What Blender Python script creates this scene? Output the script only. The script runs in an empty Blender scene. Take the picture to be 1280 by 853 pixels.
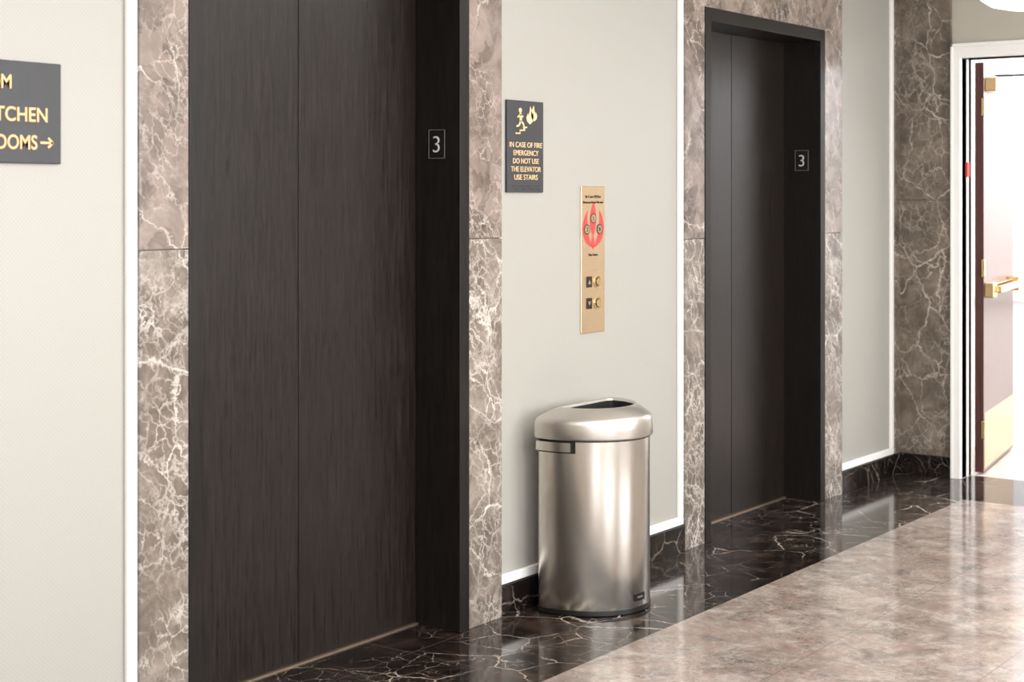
import bpy, math, bmesh
from mathutils import Vector, Matrix
sc=bpy.context.scene
sc.view_settings.view_transform='Standard'
sc.view_settings.look='None'
def srgb(r,g,b):
    f=lambda c:(c/255/12.92) if c/255<=.04045 else ((c/255+.055)/1.055)**2.4
    return (f(r),f(g),f(b),1)
# ---------------- helpers
def link(o,parent=None):
    sc.collection.objects.link(o)
    if parent: o.parent=parent
    return o
def empty(name):
    e=bpy.data.objects.new(name,None); e.empty_display_size=.1; return link(e)
def mesh(name,verts,faces,mat,parent=None,smooth=False,ang=35,midx=None):
    me=bpy.data.meshes.new(name); me.from_pydata([tuple(v) for v in verts],[],faces)
    mats=mat if isinstance(mat,list) else [mat]
    for m in mats: me.materials.append(m)
    if midx:
        for p,i in zip(me.polygons,midx): p.material_index=i
    bm=bmesh.new(); bm.from_mesh(me); bmesh.ops.recalc_face_normals(bm,faces=bm.faces); bm.to_mesh(me); bm.free()
    if smooth:
        for p in me.polygons: p.use_smooth=True
        me.set_sharp_from_angle(angle=math.radians(ang))
    return link(bpy.data.objects.new(name,me),parent)
BF=[(0,1,3,2),(4,6,7,5),(0,4,5,1),(2,3,7,6),(0,2,6,4),(1,5,7,3)]
def boxes(name,bl,mat,parent=None,bevel=0,midx=None):
    V=[];F=[];M=[]
    for k,(x0,x1,y0,y1,z0,z1) in enumerate(bl):
        n=len(V)
        V+=[(x,y,z) for x in (x0,x1) for y in (y0,y1) for z in (z0,z1)]
        F+=[tuple(n+i for i in f) for f in BF]
        M+=[midx[k] if midx else 0]*6
    o=mesh(name,V,F,mat,parent,midx=M)
    if bevel:
        b=o.modifiers.new('b','BEVEL'); b.width=bevel; b.segments=2; b.limit_method='ANGLE'
    return o
def box(name,x0,x1,y0,y1,z0,z1,mat,parent=None,bevel=0):
    return boxes(name,[(x0,x1,y0,y1,z0,z1)],mat,parent,bevel)
def prism_xz(name,polys,y0,y1,mat,parent):
    V=[];F=[]
    for P in polys:
        n=len(V);k=len(P)
        V+=[(x,y0,z) for x,z in P]+[(x,y1,z) for x,z in P]
        F.append(tuple(range(n,n+k)));F.append(tuple(range(n+2*k-1,n+k-1,-1)))
        F+=[(n+i,n+(i+1)%k,n+k+(i+1)%k,n+k+i) for i in range(k)]
    return mesh(name,V,F,mat,parent)
def seg(a,b,t):
    a=Vector(a);b=Vector(b);d=(b-a).normalized();n=Vector((-d.y,d.x))*t/2
    return [tuple(a+n),tuple(b+n),tuple(b-n),tuple(a-n)]
def disc(cx,cz,r,n=20): return [(cx+r*math.cos(2*math.pi*i/n),cz+r*math.sin(2*math.pi*i/n)) for i in range(n)]
def text(name,s,x,y,z,h,mat,parent,align='LEFT',facing='-y',width=None,bold=0.0):
    cu=bpy.data.curves.new(name,'FONT'); cu.body=s; cu.size=1; cu.align_x=align; cu.extrude=.004/h*.2; cu.offset=bold
    tmp=bpy.data.objects.new(name+'_t',cu); sc.collection.objects.link(tmp)
    dg=bpy.context.evaluated_depsgraph_get(); me=bpy.data.meshes.new_from_object(tmp.evaluated_get(dg))
    bpy.data.objects.remove(tmp)
    xs=[v.co.x for v in me.vertices]; w=max(xs)-min(xs)
    sy=h/.7; sx=sy if width is None else width/w
    if width is not None and align=='LEFT': 
        m=min(xs)
        for v in me.vertices: v.co.x-=m
    if width is not None and align=='RIGHT':
        m=max(xs)
        for v in me.vertices: v.co.x-=m
    if facing=='-y': R=Matrix(((1,0,0),(0,0,-1),(0,1,0)))
    else: R=Matrix(((0,0,-1),(-1,0,0),(0,1,0)))
    for v in me.vertices:
        v.co=R@Vector((v.co.x*sx,v.co.y*sy,v.co.z*sy))+Vector((x,y,z))
    me.materials.clear(); me.materials.append(mat)
    return link(bpy.data.objects.new(name,me),parent)
# ---------------- materials
def newmat(name):
    m=bpy.data.materials.new(name); m.use_nodes=True
    nt=m.node_tree; return m,nt,nt.nodes['Principled BSDF']
def N(nt,t,**k):
    n=nt.nodes.new(t)
    for a,b in k.items(): setattr(n,a,b)
    return n
def coords(nt,scale=(1,1,1),loc=(0,0,0),rot=(0,0,0)):
    tc=N(nt,'ShaderNodeTexCoord'); mp=N(nt,'ShaderNodeMapping')
    mp.inputs['Scale'].default_value=scale; mp.inputs['Location'].default_value=loc; mp.inputs['Rotation'].default_value=rot
    nt.links.new(tc.outputs['Object'],mp.inputs['Vector']); return mp.outputs['Vector']
def noise(nt,vec,s,d=4,r=.55,dist=0):
    n=N(nt,'ShaderNodeTexNoise'); n.inputs['Scale'].default_value=s; n.inputs['Detail'].default_value=d; n.inputs['Roughness'].default_value=r; n.inputs['Distortion'].default_value=dist
    nt.links.new(vec,n.inputs['Vector']); return n
def ramp(nt,fac,stops):
    r=N(nt,'ShaderNodeValToRGB'); e=r.color_ramp.elements
    while len(e)<len(stops): e.new(.5)
    for i,(p,c) in enumerate(stops):
        e[i].position=p; e[i].color=c if len(c)==4 else (*c,1)
    nt.links.new(fac,r.inputs['Fac']); return r.outputs['Color']
def mix(nt,fac,a,b,mode='MIX'):
    m=N(nt,'ShaderNodeMix',data_type='RGBA',blend_type=mode)
    for sock,v in ((m.inputs[0],fac),(m.inputs[6],a),(m.inputs[7],b)):
        if hasattr(v,'is_linked'): nt.links.new(v,sock)
        else: sock.default_value=v
    return m.outputs[2]
def math_(nt,op,a,b):
    m=N(nt,'ShaderNodeMath',operation=op)
    for s,v in ((m.inputs[0],a),(m.inputs[1],b)):
        if hasattr(v,'is_linked'): nt.links.new(v,s)
        else: s.default_value=v
    return m.outputs[0]
W=(1,1,1,1);K=(0,0,0,1)
def plain(name,col,rough=.5,metal=0,bs=60,var=.06,scale=(1,1,1)):
    m,nt,b=newmat(name); v=coords(nt,scale)
    n=noise(nt,v,bs,3)
    c=ramp(nt,n.outputs['Fac'],[(.3,tuple(x*(1-var) for x in col[:3])+(1,)),(.7,tuple(min(1,x*(1+var)) for x in col[:3])+(1,))])
    nt.links.new(c,b.inputs['Base Color']); b.inputs['Roughness'].default_value=rough; b.inputs['Metallic'].default_value=metal
    return m
def marble(name,c0,c1,c2,vein,scale=1,loc=(0,0,0),amt=1.0,rough=.12,tiles=None,blotch=None,tvar=.85,spec=.5,disp=.14,big=(.5,.020,1),mid=(.5,.04,.8),small=(.5,.06,.5),rot=(.3,.5,.4),soft=.12,wmin=.35):
    """layered crack veins: big/mid/small = (mask threshold, half width, strength)"""
    m,nt,b=newmat(name); v=coords(nt,(1,1,1),loc,rot)
    base=noise(nt,v,5*scale,8,.72,.6)
    col=ramp(nt,base.outputs['Fac'],[(.34,c0),(.5,c1),(.66,c2)])
    dn=noise(nt,v,4.5*scale,8,.68)
    vm=N(nt,'ShaderNodeVectorMath',operation='MULTIPLY_ADD'); nt.links.new(dn.outputs['Color'],vm.inputs[0]); vm.inputs[1].default_value=(disp/scale,)*3; nt.links.new(v,vm.inputs[2])
    dv=vm.outputs[0]
    if blotch:
        vo=N(nt,'ShaderNodeTexVoronoi',feature='F1'); vo.inputs['Scale'].default_value=11*scale; nt.links.new(dv,vo.inputs['Vector'])
        sp=N(nt,'ShaderNodeSeparateColor'); nt.links.new(vo.outputs['Color'],sp.inputs[0])
        col=mix(nt,math_(nt,'MULTIPLY',ramp(nt,sp.outputs[0],[(.45,K),(.75,W)]),.5),col,blotch)
    wn_=noise(nt,coords(nt,(1,1,1),tuple(q+3.3 for q in loc)),9*scale,3)   # vein strength varies along its length
    wv=ramp(nt,wn_.outputs['Fac'],[(.36,(wmin,)*3),(.60,W)])
    def vor(s,w,o):
        mp=N(nt,'ShaderNodeMapping'); mp.inputs['Location'].default_value=(o,o*.7,o*1.3); mp.inputs['Rotation'].default_value=(o*.4,o,.6*o); mp.inputs['Scale'].default_value=(1,1,.55)
        nt.links.new(dv,mp.inputs['Vector'])
        vo=N(nt,'ShaderNodeTexVoronoi',feature='DISTANCE_TO_EDGE'); vo.inputs['Scale'].default_value=s; nt.links.new(mp.outputs[0],vo.inputs['Vector'])
        return ramp(nt,vo.outputs['Distance'],[(0,W),(w*.4,(.5,)*3),(w,K)])
    def mask(s,o,th):
        mk=noise(nt,coords(nt,(1,1,1),tuple(q+o for q in loc)),s*scale,3); return ramp(nt,mk.outputs['Fac'],[(th-.04,K),(th+soft,W)])
    def lay(s,prm,ms,o): return math_(nt,'MULTIPLY',math_(nt,'MULTIPLY',vor(s*scale,prm[1],o),mask(ms,o,prm[0])),prm[2])
    t=math_(nt,'MAXIMUM',lay(3.2,big,1.3,1),math_(nt,'MAXIMUM',lay(8,mid,2.2,5),lay(20,small,3.2,9)))
    t=math_(nt,'MULTIPLY',math_(nt,'MULTIPLY',t,amt),wv)
    col=mix(nt,t,col,vein)
    if tiles:
        tw,th,jc,joff=tiles
        v0=coords(nt,(1,1,1),joff)
        br=N(nt,'ShaderNodeTexBrick'); br.offset=0; br.inputs['Scale'].default_value=1; br.inputs['Brick Width'].default_value=tw; br.inputs['Row Height'].default_value=th
        br.inputs['Mortar Size'].default_value=.0018; br.inputs['Mortar Smooth'].default_value=.2
        br.inputs['Color1'].default_value=(tvar,tvar,tvar,1); br.inputs['Color2'].default_value=(1.0,1.0,1.0,1); br.inputs['Mortar'].default_value=(.9,.9,.9,1)
        nt.links.new(v0,br.inputs['Vector'])
        col=mix(nt,1.0,col,br.outputs['Color'],'MULTIPLY')
        col=mix(nt,math_(nt,'MULTIPLY',br.outputs['Fac'],.85),col,jc)
    nt.links.new(col,b.inputs['Base Color']); b.inputs['Roughness'].default_value=rough
    b.inputs['Specular IOR Level'].default_value=spec
    return m
m_marb=marble('marble_grey_brown',srgb(84,74,66),srgb(115,104,95),srgb(146,135,125),srgb(220,213,205),scale=1.25,loc=(3,1,2),rough=.2,big=(.40,.019,1),mid=(.44,.038,.85),small=(.42,.075,.65),disp=.2)
m_marb2=marble('marble_grey_brown_upper',srgb(80,69,63),srgb(110,97,89),srgb(142,128,119),srgb(212,204,196),scale=1.25,loc=(13.3,4,7.7),rough=.2,blotch=srgb(150,134,125),big=(.44,.015,.95),mid=(.48,.03,.8),small=(.46,.055,.6),disp=.2)
m_pil=marble('marble_pilaster',srgb(70,62,54),srgb(98,87,77),srgb(126,114,102),srgb(200,190,177),scale=1.2,loc=(1,8,3.4),rough=.16,big=(.42,.018,.95),mid=(.46,.033,.75),small=(.46,.055,.55),disp=.18)
m_dark=marble('marble_dark_floor',srgb(16,11,10),srgb(30,22,19),srgb(62,48,41),srgb(220,205,188),scale=1.3,loc=(2.6,5,0),rough=.09,tiles=(.32,.29,srgb(100,86,77),(.1,.02,0)),disp=.12,big=(.46,.014,1),mid=(.47,.02,.55),small=(.45,.035,.25),soft=.08,wmin=.15)
m_base=marble('marble_dark_baseboard',srgb(14,11,10),srgb(24,19,17),srgb(42,34,30),srgb(176,162,146),scale=1.3,loc=(7,5,1),rough=.1,disp=.12,big=(.45,.012,.8),mid=(.5,.016,.5),small=(.5,.03,.3),wmin=.15)
m_pink=marble('marble_pink_floor',srgb(104,92,85),srgb(142,130,122),srgb(178,167,158),srgb(210,200,191),scale=1.4,loc=(9,2,4),amt=.8,rough=.13,tiles=(.61,.56,srgb(108,95,88),(.05,.0,0)),blotch=srgb(148,124,113),tvar=.9,big=(.46,.013,.85),mid=(.45,.033,.7),small=(.40,.09,.5),disp=.26)
# wallpaper with fine weave
m_wall,nt,b=newmat('woven_wallpaper'); v=coords(nt,(1,1,1),rot=(0,math.radians(45),0))
ck=N(nt,'ShaderNodeTexVoronoi',feature='F1'); ck.inputs['Scale'].default_value=110; ck.inputs['Randomness'].default_value=.05; nt.links.new(v,ck.inputs['Vector'])
c=ramp(nt,ck.outputs['Distance'],[(.1,srgb(168,165,158)),(.7,srgb(156,153,146))]); nt.links.new(c,b.inputs['Base Color']); b.inputs['Roughness'].default_value=.45
bp=N(nt,'ShaderNodeBump'); bp.inputs['Strength'].default_value=.2; bp.inputs['Distance'].default_value=.0008; nt.links.new(ck.outputs['Distance'],bp.inputs['Height']); nt.links.new(bp.outputs['Normal'],b.inputs['Normal'])
m_white=plain('white_trim_paint',srgb(238,236,232),.35,var=.01)
m_beige=plain('beige_wall_paint',srgb(180,174,162),.6,var=.02,bs=8)
m_ceil=plain('ceiling_paint',srgb(238,237,234),.8,var=.01,bs=8)
m_stair=plain('stairwell_white_paint',srgb(236,237,240),.7,var=.01,bs=8)
m_stairfl=plain('stairwell_floor',srgb(196,184,174),.3,var=.14,bs=14)
def grain(name,c0,c1,rough,metal=0.0,spec=.25):
    m,nt,b=newmat(name); v=coords(nt,(1,1,.05)); n=noise(nt,v,90,5,.65,.3); n2=noise(nt,v,420,2,.5)
    f=math_(nt,'ADD',math_(nt,'MULTIPLY',n.outputs['Fac'],.6),math_(nt,'MULTIPLY',n2.outputs['Fac'],.4))
    nt.links.new(ramp(nt,f,[(.38,c0),(.62,c1)]),b.inputs['Base Color'])
    nt.links.new(ramp(nt,f,[(.3,(rough-.06,)*3),(.7,(rough+.08,)*3)]),b.inputs['Roughness'])
    b.inputs['Metallic'].default_value=metal; b.inputs['Specular IOR Level'].default_value=spec
    bp=N(nt,'ShaderNodeBump'); bp.inputs['Strength'].default_value=.15; bp.inputs['Distance'].default_value=.001; nt.links.new(f,bp.inputs['Height']); nt.links.new(bp.outputs['Normal'],b.inputs['Normal'])
    return m
m_door=grain('dark_bronze_door',srgb(17,13,11),srgb(41,34,30),.32,spec=.32)
m_frame=grain('dark_bronze_frame',srgb(17,14,13),srgb(31,27,25),.36)
m_leaf=grain('mahogany_leaf',srgb(118,98,93),srgb(138,118,112),.3,spec=.5)
m_leafedge=grain('mahogany_leaf_edge',srgb(62,36,32),srgb(84,52,46),.4)
def brushed(name,col,rough,horizontal=True):
    m,nt,b=newmat(name); v=coords(nt,(.04,.04,1) if horizontal else (1,1,.04)); n=noise(nt,v,700,2)
    nt.links.new(ramp(nt,n.outputs['Fac'],[(.3,tuple(c*.9 for c in col[:3])+(1,)),(.7,col)]),b.inputs['Base Color'])
    b.inputs['Metallic'].default_value=1; b.inputs['Roughness'].default_value=rough
    return m
m_steel=brushed('brushed_stainless',(.71,.68,.63,1),.27)
m_steel2=brushed('brushed_stainless_lid',(.66,.625,.58,1),.36)
m_brass=brushed('brushed_brass',(.84,.64,.43,1),.28)
m_brass2=plain('polished_brass',(.80,.60,.34,1),.22,1)
m_blk=plain('black_plastic',srgb(14,13,13),.4,var=.1)
m_sign=plain('charcoal_sign',srgb(50,50,53),.5,var=.05)
m_gold=plain('gold_lettering',srgb(222,178,124),.45,var=.03)
m_cream=plain('cream_lettering',srgb(226,194,150),.45,var=.03)
m_red=plain('red_print',srgb(186,62,60),.5,var=.03)
m_grey=plain('silver_lettering',srgb(200,198,192),.4,var=.03)
m_rim=plain('plate_rim_grey',srgb(110,108,104),.4,var=.03)
m_dkr=plain('dark_print',srgb(60,40,32),.5)
m_sill=plain('sill_metal',srgb(170,150,130),.35,.8)
m_blkhole=plain('bin_liner_black',srgb(6,6,6),.7)
def emis(name,col,st):
    m,nt,b=newmat(name); b.inputs['Base Color'].default_value=col; b.inputs['Emission Color'].default_value=col; b.inputs['Emission Strength'].default_value=st; 
    v=coords(nt); n=noise(nt,v,3); nt.links.new(ramp(nt,n.outputs['Fac'],[(0,col),(1,col)]),b.inputs['Base Color']); return m
m_lamp=emis('opal_glass_lit',(1,.96,.9,1),2.2)
# ---------------- constants
P=.025            # marble projection from wallpaper plane
WX0,EX=-3.0,8.363 # wall start, end wall plane
CZ=2.9; YB=-5.2
E=[dict(mo0=2.905,o0=3.085,o1=4.404,mo1=4.603),dict(mo0=5.945,o0=6.115,o1=7.354,mo1=7.567)]
OT=2.40
# floor
V=[];F=[];M=[]
def quad(x0,x1,y0,y1,m):
    n=len(V); V.extend([(x0,y0,0),(x1,y0,0),(x1,y1,0),(x0,y1,0)]); F.append((n,n+1,n+2,n+3)); M.append(m)
quad(WX0,EX+.14,-.56,.5,0); quad(7.79,EX+.14,YB,-.56,0); quad(WX0,7.79,YB,-.56,1)
mesh('floor',V,F,[m_dark,m_pink],midx=M)
box('ceiling',WX0-.2,EX+.14,YB-.2,.6,CZ,CZ+.1,m_ceil)
# elevator wall
bl=[(WX0,E[0]['o0'],P,.5,0,CZ),(E[0]['o1'],E[1]['o0'],P,.5,0,CZ),(E[1]['o1'],EX+.14,P,.5,0,CZ)]
for e in E:
    bl+=[(e['o0'],e['o1'],P,.5,OT,CZ),(e['o0'],e['o1'],.26,.5,0,OT)]
boxes('wall_left',bl,m_wall)
# opposite wall; its unseen windows are added to light the closed hall
wn=[(-1.5,.6),(1.6,3.7),(4.7,6.8)]
bl=[];xs=WX0
for a,c in wn:
    bl.append((xs,a,YB-.2,YB,0,CZ)); bl+= [(a,c,YB-.2,YB,0,.8),(a,c,YB-.2,YB,2.5,CZ)]; xs=c
bl.append((xs,EX+.14,YB-.2,YB,0,CZ))
boxes('wall_right',bl,m_beige)
m_fillpane,nt,b=newmat('window_glass_daylit'); b.inputs['Base Color'].default_value=(.9,.95,1,1); b.inputs['Emission Color'].default_value=(.93,.97,1,1); b.inputs['Emission Strength'].default_value=3.0  # glowing pane for the added windows, acts as a fill source
for i,(a,c) in enumerate(wn):
    w=empty('window_%d'%(i+1))
    mid=(a+c)/2
    boxes('sash',[(a,a+.06,YB-.12,YB-.04,.8,2.5),(c-.06,c,YB-.12,YB-.04,.8,2.5),(a,c,YB-.12,YB-.04,.8,.86),(a,c,YB-.12,YB-.04,2.44,2.5),(mid-.025,mid+.025,YB-.12,YB-.04,.86,2.44)],m_white,w)
    box('daylit_pane',a+.06,c-.06,YB-.1,YB-.09,.86,2.44,m_fillpane,w)
box('wall_rear',WX0-.2,WX0,YB-.2,.5,0,CZ,m_beige)
# end wall with doorway
DY0,DY1=-.345,-1.40; DT=2.31
boxes('wall_end',[(EX,EX+.14,DY0,P,0,CZ),(EX,EX+.14,YB,DY1,0,CZ),(EX,EX+.14,DY1,DY0,DT,CZ)],m_beige)
# pilaster marble in the corner
boxes('marble_pilaster',[(EX-.022,EX,-.29,P,.115,1.53),(EX-.022,EX,-.29,P,1.533,CZ),(8.27,EX-.022,0,P,.115,1.53),(8.27,EX-.022,0,P,1.533,CZ)],[m_pil],bevel=.001)
# door casing
boxes('trim_door_casing',[(EX-.03,EX+.165,DY0,-.292,0,DT+.08),(EX-.03,EX+.165,DY1-.08,DY1,0,DT+.08),(EX-.03,EX+.165,DY1,DY0,DT,DT+.08),(EX+.06,EX+.09,DY0-.006,DY0,0,DT),(EX-.038,EX-.03,-.306,-.292,0,DT+.08),(EX-.038,EX-.03,DY1-.08,-.292,DT+.06,DT+.08)],m_white,bevel=.003)
# stairwell beyond
SX=10.35
box('floor_stairwell',EX+.14,SX+.1,-3.0,1.2,-.1,0,m_stairfl)
boxes('wall_stairwell',[(SX,SX+.1,-3,1.2,0,CZ),(EX+.14,SX,1.1,1.2,0,CZ),(EX+.14,SX,-3.1,-3,0,CZ),(EX+.14,EX+.2,.55,1.1,0,CZ)],m_stair)
box('ceiling_stairwell',EX+.14,SX+.1,-3.1,1.2,CZ,CZ+.1,m_ceil)
boxes('trim_stairwell_rail',[(SX-.03,SX,-3,1.1,.86,.93),(SX-.015,SX,-3,1.1,0,.12)],m_white)
# ---------------- elevators
for k,e in enumerate(E):
    el=empty('elevator')
    o0,o1=e['o0'],e['o1']; fw=.055; yd=.20; top=OT-.06
    jz=1.40 if k==0 else 1.365
    g=.003
    boxes('marble_surround',[(e['mo0'],o0,0,P+.003,0,jz-g),(e['mo0'],o0,0,P+.003,jz,2.66),
        (o1,e['mo1'],0,P+.003,0,jz-g),(o1,e['mo1'],0,P+.003,jz,2.66),(o0,o1,0,P+.003,OT,2.66)],[m_marb,m_marb2],el,bevel=.0012,midx=[0,1,0,1,1])
    boxes('metal_frame',[(o0,o0+fw,-.004,yd+.03,0,OT),(o1-fw,o1,-.004,yd+.03,0,OT),(o0+fw,o1-fw,-.004,yd+.03,top,OT)],m_frame,el,bevel=.002)
    a,c=o0+fw,o1-fw; mid=(a+c)/2
    box('door_panel_1',a+.001,mid-.0018,yd,yd+.03,.006,top-.001,m_door,el,.0015)
    box('door_panel_2',mid+.0018,c-.001,yd,yd+.03,.006,top-.001,m_door,el,.0015)
    box('door_sill',a,c,yd-.012,yd+.05,0,.005,m_sill,el)
    px=c; zc=1.739 if k==0 else 1.735
    box('floor_plate',px-.004,px,.060,.138,zc-.054,zc+.054,m_blk,el,.001)
    text('floor_numeral','3',px-.006,.099,zc-.030,.060,m_grey,el,'CENTER','-x',width=None,bold=-.012)
    bl=[(px-.0055,px-.004,.062,.064,zc-.052,zc+.052),(px-.0055,px-.004,.134,.136,zc-.052,zc+.052),(px-.0055,px-.004,.062,.136,zc-.052,zc-.050),(px-.0055,px-.004,.062,.136,zc+.050,zc+.052)]
    boxes('floor_plate_rim',bl,m_rim,el)
# ---------------- baseboards + white panel mouldings
segs=[(WX0,E[0]['mo0']),(E[0]['mo1'],E[1]['mo0']),(E[1]['mo1'],8.27)]
boxes('baseboard_left',[(a,c,.002,P+.002,0,.112) for a,c in segs[:2]]+[(segs[2][0],EX-.024,.002,P+.002,0,.112)],m_base,bevel=.002)
box('baseboard_end',EX-.026,EX,-.29,P,0,.112,m_base,bevel=.002)
tr=[]
sw=.036
for a,c in segs:
    tr+=[(a,c,.008,P,.114,.15),(a,c,.008,P,2.76,2.80),(c-sw,c,.008,P,.15,2.76)]
    if a>0: tr.append((a,a+.012,.008,P,.15,2.76))
boxes('trim_panel_moulding',tr,m_white,bevel=.004)
# ---------------- wayfinding sign
s=empty('wayfinding_sign')
yS=P-.012
box('plate',2.16,2.648,yS,P,1.637,1.905,m_sign,s,.003)
yt=yS-.001
text('line_1','MAIL ROOM',2.490,yt,1.832,.036,m_gold,s,'RIGHT',width=.25,bold=.012)
text('line_2','KITCHEN',2.602,yt,1.748,.037,m_gold,s,'RIGHT',width=.205,bold=.012)
text('line_3','RESTROOMS',2.570,yt,1.675,.037,m_gold,s,'RIGHT',width=.255,bold=.012)
prism_xz('arrow',[seg((2.580,1.693),(2.617,1.693),.006),seg((2.605,1.706),(2.620,1.692),.006),seg((2.605,1.680),(2.620,1.694),.006)],yt-.001,yS,m_gold,s)
# ---------------- fire sign
s=empty('fire_safety_sign')
x0,x1=4.655,4.888; z0,z1=1.566,1.912; cx=(x0+x1)/2
box('plate',x0,x1,yS,P,z0,z1,m_sign,s,.003)
for i,t in enumerate(['IN CASE OF FIRE','EMERGENCY','DO NOT USE','THE ELEVATOR','USE STAIRS']):
    zz=1.736-i*.0305
    text('line_%d'%(i+1),t,cx-[.104,.080,.083,.096,.075][i],yt,zz,.0195,m_cream,s,'LEFT',width=[.208,.160,.166,.192,.150][i],bold=.0)
ic=[]
bx,bz=cx-.055,1.80
ic.append(disc(bx+.018,bz+.075,.009))
ic+=[seg((bx+.018,bz+.065),(bx+.022,bz+.032),.013),seg((bx+.022,bz+.036),(bx+.040,bz+.022),.008),seg((bx+.040,bz+.022),(bx+.040,bz+.004),.007),
     seg((bx+.021,bz+.036),(bx+.010,bz+.018),.008),seg((bx+.010,bz+.018),(bx-.006,bz+.014),.007),seg((bx+.018,bz+.060),(bx+.001,bz+.048),.006),seg((bx+.018,bz+.060),(bx+.036,bz+.050),.006)]
ic+=[seg((bx-.012,bz-.012),(bx+.016,bz-.012),.005),seg((bx+.016,bz-.014),(bx+.016,bz),.005),seg((bx+.014,bz),(bx+.048,bz),.005),seg((bx+.046,bz-.002),(bx+.046,bz+.012),.005),seg((bx+.044,bz+.012),(bx+.062,bz+.012),.005)]
def flame(cx,cz,s,mirror=1):
    p=[(0,0),(-.32,.18),(-.42,.45),(-.25,.75),(-.22,.55),(-.05,.85),(.02,1.25),(.22,.95),(.25,.7),(.36,.85),(.42,.5),(.3,.18)]
    return [(cx+mirror*a*s,cz+b*s) for a,b in p]
ic+=[flame(bx+.080,bz+.024,.055),flame(bx+.106,bz+.036,.048,-1)]
prism_xz('pictogram',ic,yt-.001,yS,m_cream,s)
boxes('braille',[(x0+.03+j*.012,x0+.034+j*.012,yt-.001,yS,z0+.012+r*.01,z0+.015+r*.01) for j in range(15) for r in (0,1) if (j*7+r*3)%4],m_sign,s)
# ---------------- call panel
s=empty('elevator_call_panel')
x0,x1=5.155,5.328; z0,z1=1.003,1.592; cx=(x0+x1)/2; yP=P-.006
box('faceplate',x0,x1,yP,P,z0,z1,m_brass,s,.002)
text('caption','In Case Of Fire',cx-.055,yP-.001,1.545,.011,m_dkr,s,'LEFT',width=.11,bold=-.01)
text('caption_2','Do not use elevator. Use stairs',cx-.072,yP-.001,1.523,.010,m_dkr,s,'LEFT',width=.144,bold=-.01)
fz=1.345
def curve_petal(pts,w):
    p0,p1,p2=[Vector(p) for p in pts]; L=[];R=[]; n=12
    for k in range(n+1):
        t=k/n; c=(1-t)**2*p0+2*t*(1-t)*p1+t*t*p2; d=(2*(1-t)*(p1-p0)+2*t*(p2-p1)).normalized(); nn=Vector((-d.y,d.x))
        ww=w*math.sin(math.pi*t)**.8 if 0<k<n else 0
        L.append(tuple(c+nn*ww)); R.append(tuple(c-nn*ww))
    return L+R[-2:0:-1]
prism_xz('flame_emblem',[curve_petal([(cx,fz+.045),(cx-.006,fz+.11),(cx+.006,fz+.185)],.022),
    curve_petal([(cx-.002,fz),(cx-.090,fz+.05),(cx-.040,fz+.15)],.018),curve_petal([(cx+.002,fz),(cx+.090,fz+.05),(cx+.046,fz+.15)],.018),
    curve_petal([(cx,fz-.008),(cx-.004,fz+.02),(cx,fz+.05)],.010)],yP-.0008,yP,m_red,s)
for j,(dx,dz) in enumerate([(0,.118),(-.046,.074),(.046,.074)]):
    prism_xz('emblem_disc_%d'%j,[disc(cx+dx,fz+dz,.021)],yP-.0014,yP,m_dkr,s)
    prism_xz('emblem_face_%d'%j,[disc(cx+dx,fz+dz,.0155)],yP-.002,yP,m_brass,s)
    text('emblem_char_%d'%j,'538'[j],cx+dx,yP-.0022,fz+dz-.009,.018,m_dkr,s,'CENTER')
text('caption_3','Use Stairs',cx-.032,yP-.001,1.312,.010,m_dkr,s,'LEFT',width=.064,bold=-.01)
for j,zz in enumerate((1.208,1.122)):
    box('pictogram_plate_%d'%j,cx-.050,cx-.010,yP-.002,yP,zz-.022,zz+.022,m_blk,s,.001)
    prism_xz('pictogram_arrow_%d'%j,[[(cx-.04,zz-(.008 if j==0 else -.008)),(cx-.02,zz-(.008 if j==0 else -.008)),(cx-.03,zz+(.01 if j==0 else -.01))]],yP-.0028,yP-.002,m_brass2,s)
    prism_xz('button_ring_%d'%j,[disc(cx+.03,zz,.0245,28)],yP-.004,yP,m_brass2,s)
    prism_xz('button_groove_%d'%j,[disc(cx+.03,zz,.019,28)],yP-.0045,yP,m_dkr,s)
    prism_xz('button_%d'%j,[disc(cx+.03,zz,.0150,28)],yP-.008,yP,m_brass2,s)
# ---------------- trash can (D shaped)
can=empty('trash_can')
CX=4.985; CB=-.04; CS=-.09; A=.25; B=.29
def outline(i,yo=0):
    a=A-i; b=B-i; yb=CB-i+yo; r=.022; pts=[]; cs=min(CS,yb-r-.004)
    for k in range(6):
        t=math.pi/2*k/5; pts.append((CX-a+r-r*math.sin(t),yb-r+r*math.cos(t)))
    n=48
    for k in range(0,n+1):
        ph=math.pi*k/n
        pts.append((CX-a*math.cos(ph),cs-(b+(cs-CS))*math.sin(ph)))
    for k in range(6):
        t=math.pi/2*k/5; pts.append((CX+a-r+r*math.cos(t),yb-r+r*math.sin(t)))
    return pts
def loft(name,prof,mat,cap0=True,cap1=True,smooth=True,ang=30):
    V=[];F=[]; n=len(outline(0))
    for i,z in prof: V+=[(x,y,z) for x,y in outline(i)]
    for r in range(len(prof)-1):
        for k in range(n):
            F.append((r*n+k,r*n+(k+1)%n,(r+1)*n+(k+1)%n,(r+1)*n+k))
    if cap0: F.append(tuple(range(n)))
    if cap1: F.append(tuple(range(len(V)-1,len(V)-n-1,-1)))
    return mesh(name,V,F,mat,can,smooth,ang)
loft('base_ring',[(.02,0),(.010,.003),(.010,.020),(.02,.022)],m_blk)
loft('body',[(.013,.020),(.012,.022),(.012,.650)],m_steel)
prof=[(.014,.648),(.006,.648),(.002,.650),(0,.655),(.001,.705),(.003,.716),(.008,.724),(.016,.731),(.045,.750),(.064,.7605),(.070,.7625),(.074,.762),(.077,.757),(.079,.70)]
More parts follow.
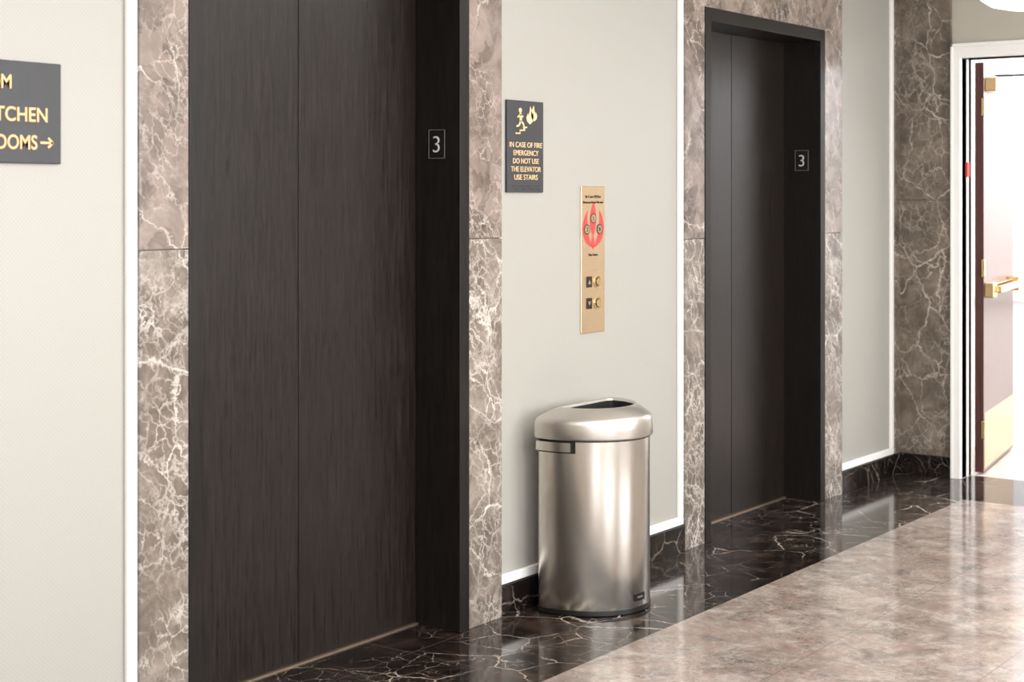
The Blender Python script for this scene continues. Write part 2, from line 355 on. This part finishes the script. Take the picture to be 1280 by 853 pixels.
loft('lid',prof,m_steel2,cap0=False,cap1=False,ang=50)
loft('liner_interior',[(.0785,.752),(.082,.70),(.092,.52)],m_blkhole,cap0=False,cap1=True)
def ribbon(name,i_out,i_in,z0,z1,k0,k1,mat):
    o=outline(i_out);q=outline(i_in);V=[];F=[]
    idx=list(range(k0,k1+1))
    for k in idx: V+=[(*q[k],z0),(*o[k],z0),(*o[k],z1),(*q[k],z1)]
    m=len(idx)
    for j in range(m-1):
        for c in range(4): F.append((j*4+c,j*4+(c+1)%4,(j+1)*4+(c+1)%4,(j+1)*4+c))
    F.append((0,1,2,3)); F.append(tuple((m-1)*4+c for c in (3,2,1,0)))
    return mesh(name,V,F,mat,can,True,40)
ribbon('handle',.002,.014,.606,.640,4,12,m_steel)
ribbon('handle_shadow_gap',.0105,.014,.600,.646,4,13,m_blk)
ribbon('lid_seam',.0105,.014,.643,.649,0,len(outline(0))-1,m_blk)
ribbon('maker_label',.0085,.014,.044,.070,27,31,m_blk)
ribbon('maker_label_print',.0080,.014,.054,.060,28,30,m_rim)
# ---------------- open door leaf
d=empty('door_1'); 
H=Vector((EX+.185,DY0-.007)); 
L=1.0
box('leaf',.002,L,-.045,0,.012,DT-.01,m_leaf,d,.002)
box('leaf_edge',-.002,.006,-.046,.001,.012,DT-.01,m_leafedge,d)
box('kick_plate',.03,L-.03,-.047,-.045,.03,.34,m_brass,d)
box('crash_bar_rail',.05,L-.08,-.075,-.047,1.00,1.055,m_brass2,d,.004)
box('crash_bar_case',L-.22,L-.04,-.115,-.047,.985,1.07,m_brass2,d,.006)
box('crash_bar_hinge_case',.02,.12,-.10,-.047,.985,1.07,m_brass2,d,.006)
box('crash_bar_push',.10,L-.2,-.13,-.10,1.01,1.05,m_brass2,d,.006)
box('closer_body',.04,.30,-.11,-.047,2.14,2.22,m_brass2,d,.004)
box('closer_arm',.10,.14,-.40,-.09,2.225,2.235,m_blk,d)
for j,z in enumerate((.25,1.15,2.05)):
    box('hinge_%d'%j,-.012,.012,-.055,-.035,z-.05,z+.05,m_brass2,d,.003)
d.location=(H.x,H.y,0); d.rotation_euler=(0,0,math.radians(9.5))
box('fire_alarm_pull',EX+.05,EX+.09,DY0-.012,DY0,1.66,1.74,m_red)
# ---------------- pendant bowl lamp
def lathe(name,prof,cx,cy,mat,parent,n=40):
    V=[];F=[]
    for r,z in prof: V+=[(cx+r*math.cos(2*math.pi*k/n),cy+r*math.sin(2*math.pi*k/n),z) for k in range(n)]
    for a in range(len(prof)-1):
        for k in range(n): F.append((a*n+k,a*n+(k+1)%n,(a+1)*n+(k+1)%n,(a+1)*n+k))
    F.append(tuple(range(n))); F.append(tuple(range(len(V)-1,len(V)-n-1,-1)))
    return mesh(name,V,F,mat,parent,True,40)
for (lx,ly) in [(6.55,-1.33),(3.2,-1.40),(-.2,-1.40)]:
    p=empty('pendant_lamp'); zb=2.335
    lathe('opal_bowl',[(.06,zb),(.12,zb+.004),(.18,zb+.018),(.22,zb+.045),(.24,zb+.085),(.245,zb+.13),(.24,zb+.15),(.2,zb+.155)],lx,ly,m_lamp,p)
    lathe('stem',[(.012,zb+.15),(.012,CZ-.03)],lx,ly,m_brass2,p,12)
    lathe('ceiling_rose',[(.06,CZ-.03),(.07,CZ-.01),(.07,CZ)],lx,ly,m_brass2,p)
# ---------------- lights
def area(name,loc,rot,sx,sy,e,col=(1,1,1)):
    l=bpy.data.lights.new(name,'AREA'); l.shape='RECTANGLE'; l.size=sx; l.size_y=sy; l.energy=e; l.color=col
    o=bpy.data.objects.new(name,l); o.location=loc; o.rotation_euler=rot; return link(o)
for i,(a,c) in enumerate(wn):
    area('window_daylight',((a+c)/2,YB+.02,1.65),(math.radians(90),0,math.radians(0)),c-a,1.6,102,(.97,.98,1))  # added fill lamps, one in front of each invented window
area('ceiling_light',(3.0,-2.6,CZ-.02),(0,0,0),8,2.4,195,(1,.975,.945))  # added overhead fill for the closed hall, no fixture modelled
area('stairwell_light',(9.5,-.9,CZ-.02),(0,0,0),1.5,2.5,165,(.98,.99,1))
w=bpy.data.worlds.new('World'); sc.world=w; w.use_nodes=True
w.node_tree.nodes['Background'].inputs[0].default_value=(.9,.95,1,1); w.node_tree.nodes['Background'].inputs[1].default_value=.6
# ---------------- camera
cam=bpy.data.cameras.new('camera'); co=bpy.data.objects.new('camera',cam); link(co)
co.location=(0,-3.44,1.55); co.rotation_euler=(math.radians(90),0,math.radians(-53.6))
cam.sensor_width=36; cam.lens=54.84; cam.shift_y=-.141; cam.clip_start=.05
cam.dof.use_dof=True; cam.dof.focus_distance=5.8; cam.dof.aperture_fstop=4.0
sc.camera=co
